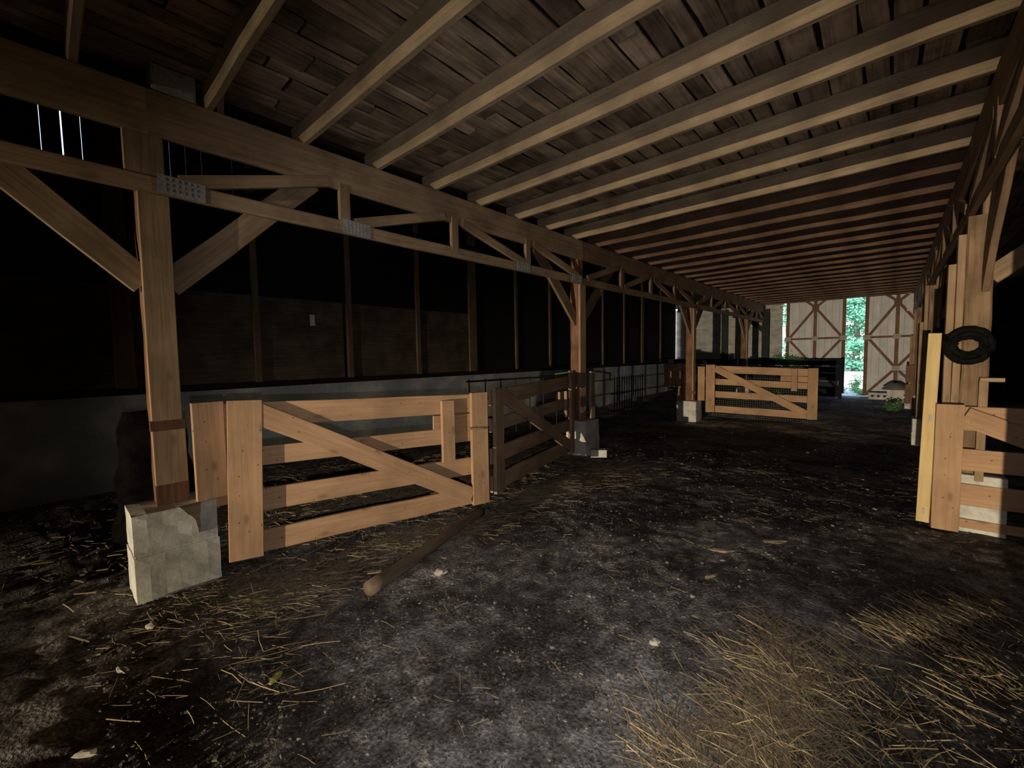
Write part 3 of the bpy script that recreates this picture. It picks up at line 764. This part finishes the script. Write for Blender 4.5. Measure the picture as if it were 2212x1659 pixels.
def sliding_door(name, label, x0, x1, z0, z1, cx):
    t = struct(name, label, 'door', ((x0+x1)/2, YF+.1, z0))
    y = YF+.10
    s = MB(); xx = x0
    while xx < x1-.01:
        w = min(.20, x1-xx); s.board((xx+w/2, y+.02, z0), (xx+w/2, y+.02, z1), w+.004, .02, (1, 0, 0), seg=1, jit=0, ch=.0); xx += w
    s.build('cladding', M['doorskin'], t)
    yf = y-.01
    def bar(a, b_, w=.10):
        m = MB(); m.board((a[0], yf, a[1]), (b_[0], yf, b_[1]), w, .04, (0, 0, 1) if abs(b_[0]-a[0]) > abs(b_[1]-a[1]) else (1, 0, 0), jit=.001); return m
    zm = (z0+z1)/2+.28; L = x1-x0
    bar((x0+.05, z0), (x0+.05, z1)).build('stile', M['doorframe'], t)
    bar((x1-.05, z0), (x1-.05, z1)).build('stile', M['doorframe'], t)
    bar((x0, z0+.03), (x1, z0+.03), .05).build('bottom_rail', M['doorframe'], t)
    bar((x0, z1-.04), (x1, z1-.04), .06).build('top_rail', M['doorframe'], t)
    cs = bar((cx, z0), (cx, z1)).build('centre_stile', M['doorframe'], t)
    bar((x0+.1, zm), (x1-.1, zm), .07).build('mid_rail', M['doorframe'], t)
    zt = z1-.30; zb = z0+.95
    for xs_ in (x0+.08, x1-.08):
        bar((xs_, zm), (cx, zt), .08).build('brace', M['doorframe'], t)
        bar((xs_, zm), (cx, zb), .08).build('brace', M['doorframe'], t)
        bar((xs_, z0+.05), (cx, zb), .08).build('brace', M['doorframe'], t)
        dx = .34 if xs_ > cx else -.34
        bar((cx, zt), (cx+dx, z1), .08).build('brace', M['doorframe'], t)
    for (gx, gz) in ((cx, zm), (x0+.06, zm), (x1-.06, zm), (cx, zb), (cx, zt)):
        m = MB(); m.board((gx-.10, yf-.022, gz), (gx+.10, yf-.022, gz), .16, .006, (0, 0, 1), seg=1, jit=0, ch=.001); m.build('gusset_plate', M['doorframe'] if gz == zt else M['cream'], cs)
    return t
sliding_door('door_1', 'left beige sliding door with brown diagonal braces at the far end', -3.06, -1.27, .09, 3.52, -2.16)
sliding_door('door_2', 'right beige sliding door with brown diagonal braces at the far end', -.75, .95, .05, 3.52, .08)
m = MB(); m.box(1.6, 2.5, YF-.02, YF+.03, 0, 2.3, along=2, ch=.004)
tag(m.build('door_3', M['navy']), 'navy blue plain door in the far wall right of the columns', 'door', kind='structure')

# ------------------------------------------------------------------ outside: trees and weeds
def leaf(mb, c, s, nrm):
    n_ = nrm.normalized(); a = n_.orthogonal().normalized(); b_ = n_.cross(a); th = random.uniform(0, 6.28)
    d = a*math.cos(th)+b_*math.sin(th); e = n_.cross(d)
    i = len(mb.v)
    mb.v += [c-d*s, c+e*s*.38+n_*s*.12, c+d*s, c-e*s*.38+n_*s*.12]
    mb.face([i, i+1, i+2], [(0, 0)]*3); mb.face([i, i+2, i+3], [(0, 0)]*3)
def tree(x, y, h, r, nl, label):
    t = thing('leafy_tree', label, 'tree', (x, y, 0), 'trees beyond the far doors')
    m = MB(); m.tube([(x, y, -.05), (x+.1, y, h*.25), (x-.1, y+.1, h*.5), (x, y, h*.8)], .2, 8, [.26, .2, .14, .05])
    for k in range(6):
        a = k*1.05; z = h*(.25+.08*k); m.tube([(x, y, z), (x+math.cos(a)*r*.4, y+math.sin(a)*r*.4, z+.5), (x+math.cos(a)*r*.8, y+math.sin(a)*r*.8, z+.7)], .05, 6, [.08, .05, .02])
    m.build('trunk', M['bark'], t)
    f = MB(); cl = []
    for k in range(110):
        a = random.uniform(0, 6.28); zz = random.uniform(.04, 1); rr = r*math.sqrt(max(.12, 1-(zz*1.1-.35)**2))*random.uniform(.3, 1)
        cl.append(Vector((x+math.cos(a)*rr, y+math.sin(a)*rr*.8, h*zz)))
    for k in range(nl):
        c = random.choice(cl); o = Vector((random.gauss(0, .40), random.gauss(0, .40), random.gauss(0, .24)))
        leaf(f, c+o, random.uniform(.11, .22), Vector((random.gauss(0, .5), random.gauss(0, .5)-.5, 1)))
    f.build('foliage', M['leaf'], t)
tree(-2.2, 43, 9.5, 2.3, 13000, 'leafy tree seen in the gap between the far doors')
tree(-6.8, 43, 9.5, 2.3, 8000, 'leafy tree seen through the narrow slot left of the far doors')
tree(2.6, 44, 10, 2.5, 4000, 'leafy tree beyond the far right door')
tree(-11.6, 45, 10, 2.5, 3000, 'leafy tree beyond the left end of the far wall')
tree(-4.6, 49, 11, 2.5, 6000, 'taller tree farther back between the two nearer trees')
tree(.2, 50, 11, 2.5, 5000, 'taller tree farther back right of the door gap')
def weed(x, y, h, r, nl, label, group='weeds by the far doors'):
    t = thing('weed_clump', label, 'weed', (x, y, fz(x, y) if y < YF else 0), group)
    z0 = fz(x, y) if y < YF else 0
    st = MB(); f = MB()
    for k in range(9):
        a = random.uniform(0, 6.28); rr = random.uniform(0, r)
        top = Vector((x+math.cos(a)*rr, y+math.sin(a)*rr, z0+h*random.uniform(.5, 1)))
        b0 = Vector((x+math.cos(a)*rr*.3, y+math.sin(a)*rr*.3, z0-.01))
        st.tube([b0, b0.lerp(top, .5)+Vector((0, 0, .03)), top], .006, 5)
        for q in range(nl//9):
            p = b0.lerp(top, random.uniform(.15, 1)); leaf(f, p+Vector((random.gauss(0, .06), random.gauss(0, .06), random.gauss(0, .03))), random.uniform(.03, .07), Vector((random.gauss(0, .5), random.gauss(0, .5)-.2, 1)))
    st.build('stem', M['weed'], t); f.build('foliage', M['weed'], t)
weed(-1.05, 20.6, .85, .40, 520, 'tall green weeds in the gap between the far doors')
weed(-1.45, 20.2, .35, .35, 300, 'low green weeds left in the door gap')
weed(-.75, 19.6, .25, .35, 260, 'low green weeds at the right door edge')
weed(-1.75, 18.6, .30, .35, 260, 'green weeds growing under the black fence end')
weed(-2.35, 18.5, .26, .30, 200, 'green weeds under the black fence left of its end')
weed(.02, 15.2, .20, .25, 180, 'small green weed clump before the grey tub')
weed(-2.95, 17.45, .25, .3, 10, 'thin stems at the foot of the black fence')
t = thing('leafy_branch', 'leafy green branch lying over the top of the black fence', 'branch', (-2.85, 17.75, 1.35))
f = MB(); st = MB(); st.tube([(-3.1, 17.76, 1.38), (-2.8, 17.7, 1.42), (-2.4, 17.68, 1.36), (-2.2, 17.6, 1.22)], .008, 5)
for k in range(420):
    q = random.random(); leaf(f, Vector((-3.15+.85*q+random.gauss(0, .08), 17.68+random.gauss(0, .07), 1.38-.16*q+random.gauss(0, .09))), random.uniform(.03, .06), Vector((random.gauss(0, .5), -.5, 1)))
st.build('stem', M['bark'], t); f.build('foliage', M['weed'], t)

# ------------------------------------------------------------------ litter: straw, clods
def straw(mb, x, y, L, w, a, lift=0, bend=.2, zb=None):
    z = (fzd(x, y) if zb is None else zb)+.004+lift
    d = Vector((math.cos(a), math.sin(a), random.uniform(-.12, .12))); d2 = Vector((math.cos(a+random.uniform(-bend, bend)), math.sin(a+random.uniform(-bend, bend)), random.uniform(-.15, .1)))
    p = [Vector((x, y, z)), Vector((x, y, z))+d*L*.5]; p.append(p[1]+d2*L*.5)
    for q in (1, 2): p[q].z = max(p[q].z, fzd(p[q].x, p[q].y)+.003)
    base = len(mb.v)
    for k in range(3):
        s = Vector((-math.sin(a), math.cos(a), 0))*w
        mb.v += [p[k]-s, p[k]+Vector((0, 0, w*1.3)), p[k]+s]
    for k in range(2):
        for i in range(2):
            mb.face([base+k*3+i, base+k*3+i+1, base+k*3+i+4, base+k*3+i+3], [(0, 0)]*4)
def patch(name, label, mat, blobs, L=(.06, .20), w=(.0012, .0026), lift=.05):
    mb = MB()
    for (cx, cy, sx, sy, rot, n, ang, spread) in blobs:
        c_, s_ = math.cos(rot), math.sin(rot)
        for k in range(n):
            u, v = random.gauss(0, 1), random.gauss(0, 1)
            x = cx+u*sx*c_-v*sy*s_; y = cy+u*sx*s_+v*sy*c_
            e = math.exp(-(u*u+v*v)/2)
            straw(mb, x, y, random.uniform(*L), random.uniform(*w), ang+random.gauss(0, spread), random.uniform(0, lift)*e)
    o = mb.build(name, M[mat]); tag(o, label, 'straw', kind='stuff'); return o
patch('straw_heap', 'golden loose straw heap on the floor at bottom right', 'straw',
      [(-.34, 2.30, .13, .26, .3, 900, 2.0, .8), (-.34, 1.85, .12, .20, .2, 650, 2.2, .9), (-.62, 1.62, .09, .10, .2, 150, 2.2, .7), (-.12, 1.72, .16, .2, .4, 260, 2.2, .8), (-.45, 1.55, .12, .14, .2, 200, 2.1, .8),
       (-.05, 2.35, .16, .22, .5, 260, 2.0, .8), (.18, 3.25, .08, .36, -.5, 330, 2.2, .5), (.38, 2.9, .10, .30, -.4, 170, 2.2, .6), (.33, 3.45, .05, .3, -.5, 160, 2.2, .4)], lift=.04)
patch('straw_litter', 'trampled straw along the foot of the nearest gate', 'straw_old',
      [(-3.15, .80, .14, .16, .5, 420, 1.2, .7), (-3.0, 1.10, .14, .20, .4, 380, 1.2, .8), (-3.15, 1.9, .12, .5, -.25, 480, 1.2, .9), (-2.95, 2.5, .16, .35, -.2, 300, 1.2, .9), (-3.45, .55, .12, .2, .3, 200, 1.0, .7)], lift=.03)
patch('straw_drift', 'straw strewn on the floor below the dark gate and loose block', 'straw_old',
      [(-3.0, 4.3, .14, .55, .15, 600, .9, .6), (-2.75, 5.1, .18, .40, .2, 420, .8, .6), (-3.1, 3.6, .12, .3, .1, 240, 1.0, .8)], lift=.02)
patch('straw_bedding', 'straw bedding covering the pen floor behind the nearest gate', 'straw_old',
      [(-4.8, 2.4, .65, .9, 0, 7000, 1.0, 1.5), (-4.8, 4.3, .6, .8, 0, 2500, 1.0, 1.5)], w=(.003, .006), lift=.03)
patch('straw_stalks', 'long pale straw stalks on the dark soil at lower left', 'straw',
      [(-2.45, .62, .16, .12, .5, 30, .85, .7), (-2.75, .75, .25, .2, .5, 26, .9, .9), (-2.55, .25, .25, .12, .6, 22, .8, .4)], L=(.08, .26), w=(.0012, .0024), lift=.015)
sc_ = MB()
for k in range(1500):
    x = random.uniform(-4.0, .6); y = random.uniform(0.0, 8.5)
    straw(sc_, x, y, random.uniform(.03, .13), random.uniform(.001, .0022), random.uniform(0, 6.28))
tag(sc_.build('straw_scatter', M['straw_old']), 'single straw bits scattered thinly over the whole aisle floor', 'straw', kind='stuff')
cd = MB()
CORN = [(-1, -1, -1), (1, -1, -1), (1, 1, -1), (-1, 1, -1), (-1, -1, 1), (1, -1, 1), (1, 1, 1), (-1, 1, 1)]
CF = [(0, 3, 2, 1), (4, 5, 6, 7), (0, 1, 5, 4), (1, 2, 6, 5), (2, 3, 7, 6), (3, 0, 4, 7)]
def crumb(x, y, r):
    th = random.uniform(0, 6.28); c_, s_ = math.cos(th)*r, math.sin(th)*r; z = fzd(x, y)+r*.12
    b0 = len(cd.v); fl_ = random.uniform(.45, .8)*r
    for (a, b, c) in CORN:
        k = .7 if c > 0 else 1
        a = a*k*random.uniform(.6, 1.05); b = b*k*random.uniform(.5, .9)
        cd.v.append(Vector((x+a*c_-b*s_, y+a*s_+b*c_, z+c*fl_*random.uniform(.6, 1))))
    for f in CF: cd.face([b0+q for q in f], [(0, 0)]*4)
for k in range(26000):
    y = abs(random.gauss(0, 2.3))+.05; x = random.uniform(-4.0, .9)
    cl_ = noise.noise((x*1.3, y*1.3, 9.1))
    if random.random() > .6+cl_*1.0: continue
    crumb(x, y, .0025+.0055*random.random()**2+.010*random.random()**10)
for k in range(2500):
    crumb(random.uniform(-3.8, .6), random.uniform(3, 10), .004+.012*random.random()**4)
for k in range(1200):
    crumb(random.uniform(-7, -4.2), random.uniform(-.5, 6), .006+.018*random.random()**3)
tag(cd.build('soil_clods', M['clod']), 'small soil clods and crumbs covering the aisle floor', 'soil', kind='stuff')
for k in range(18):
    x = random.uniform(-3.0, .5); y = random.uniform(1.2, 9)
    lone_lump('stone', 'small pale pebble or chip lying loose on the aisle floor', 'stone', x, y, random.uniform(.012, .03), random.uniform(.01, .02), .008, 'stone', random.uniform(0, 3), .3, 'pebbles on the aisle floor', 1)
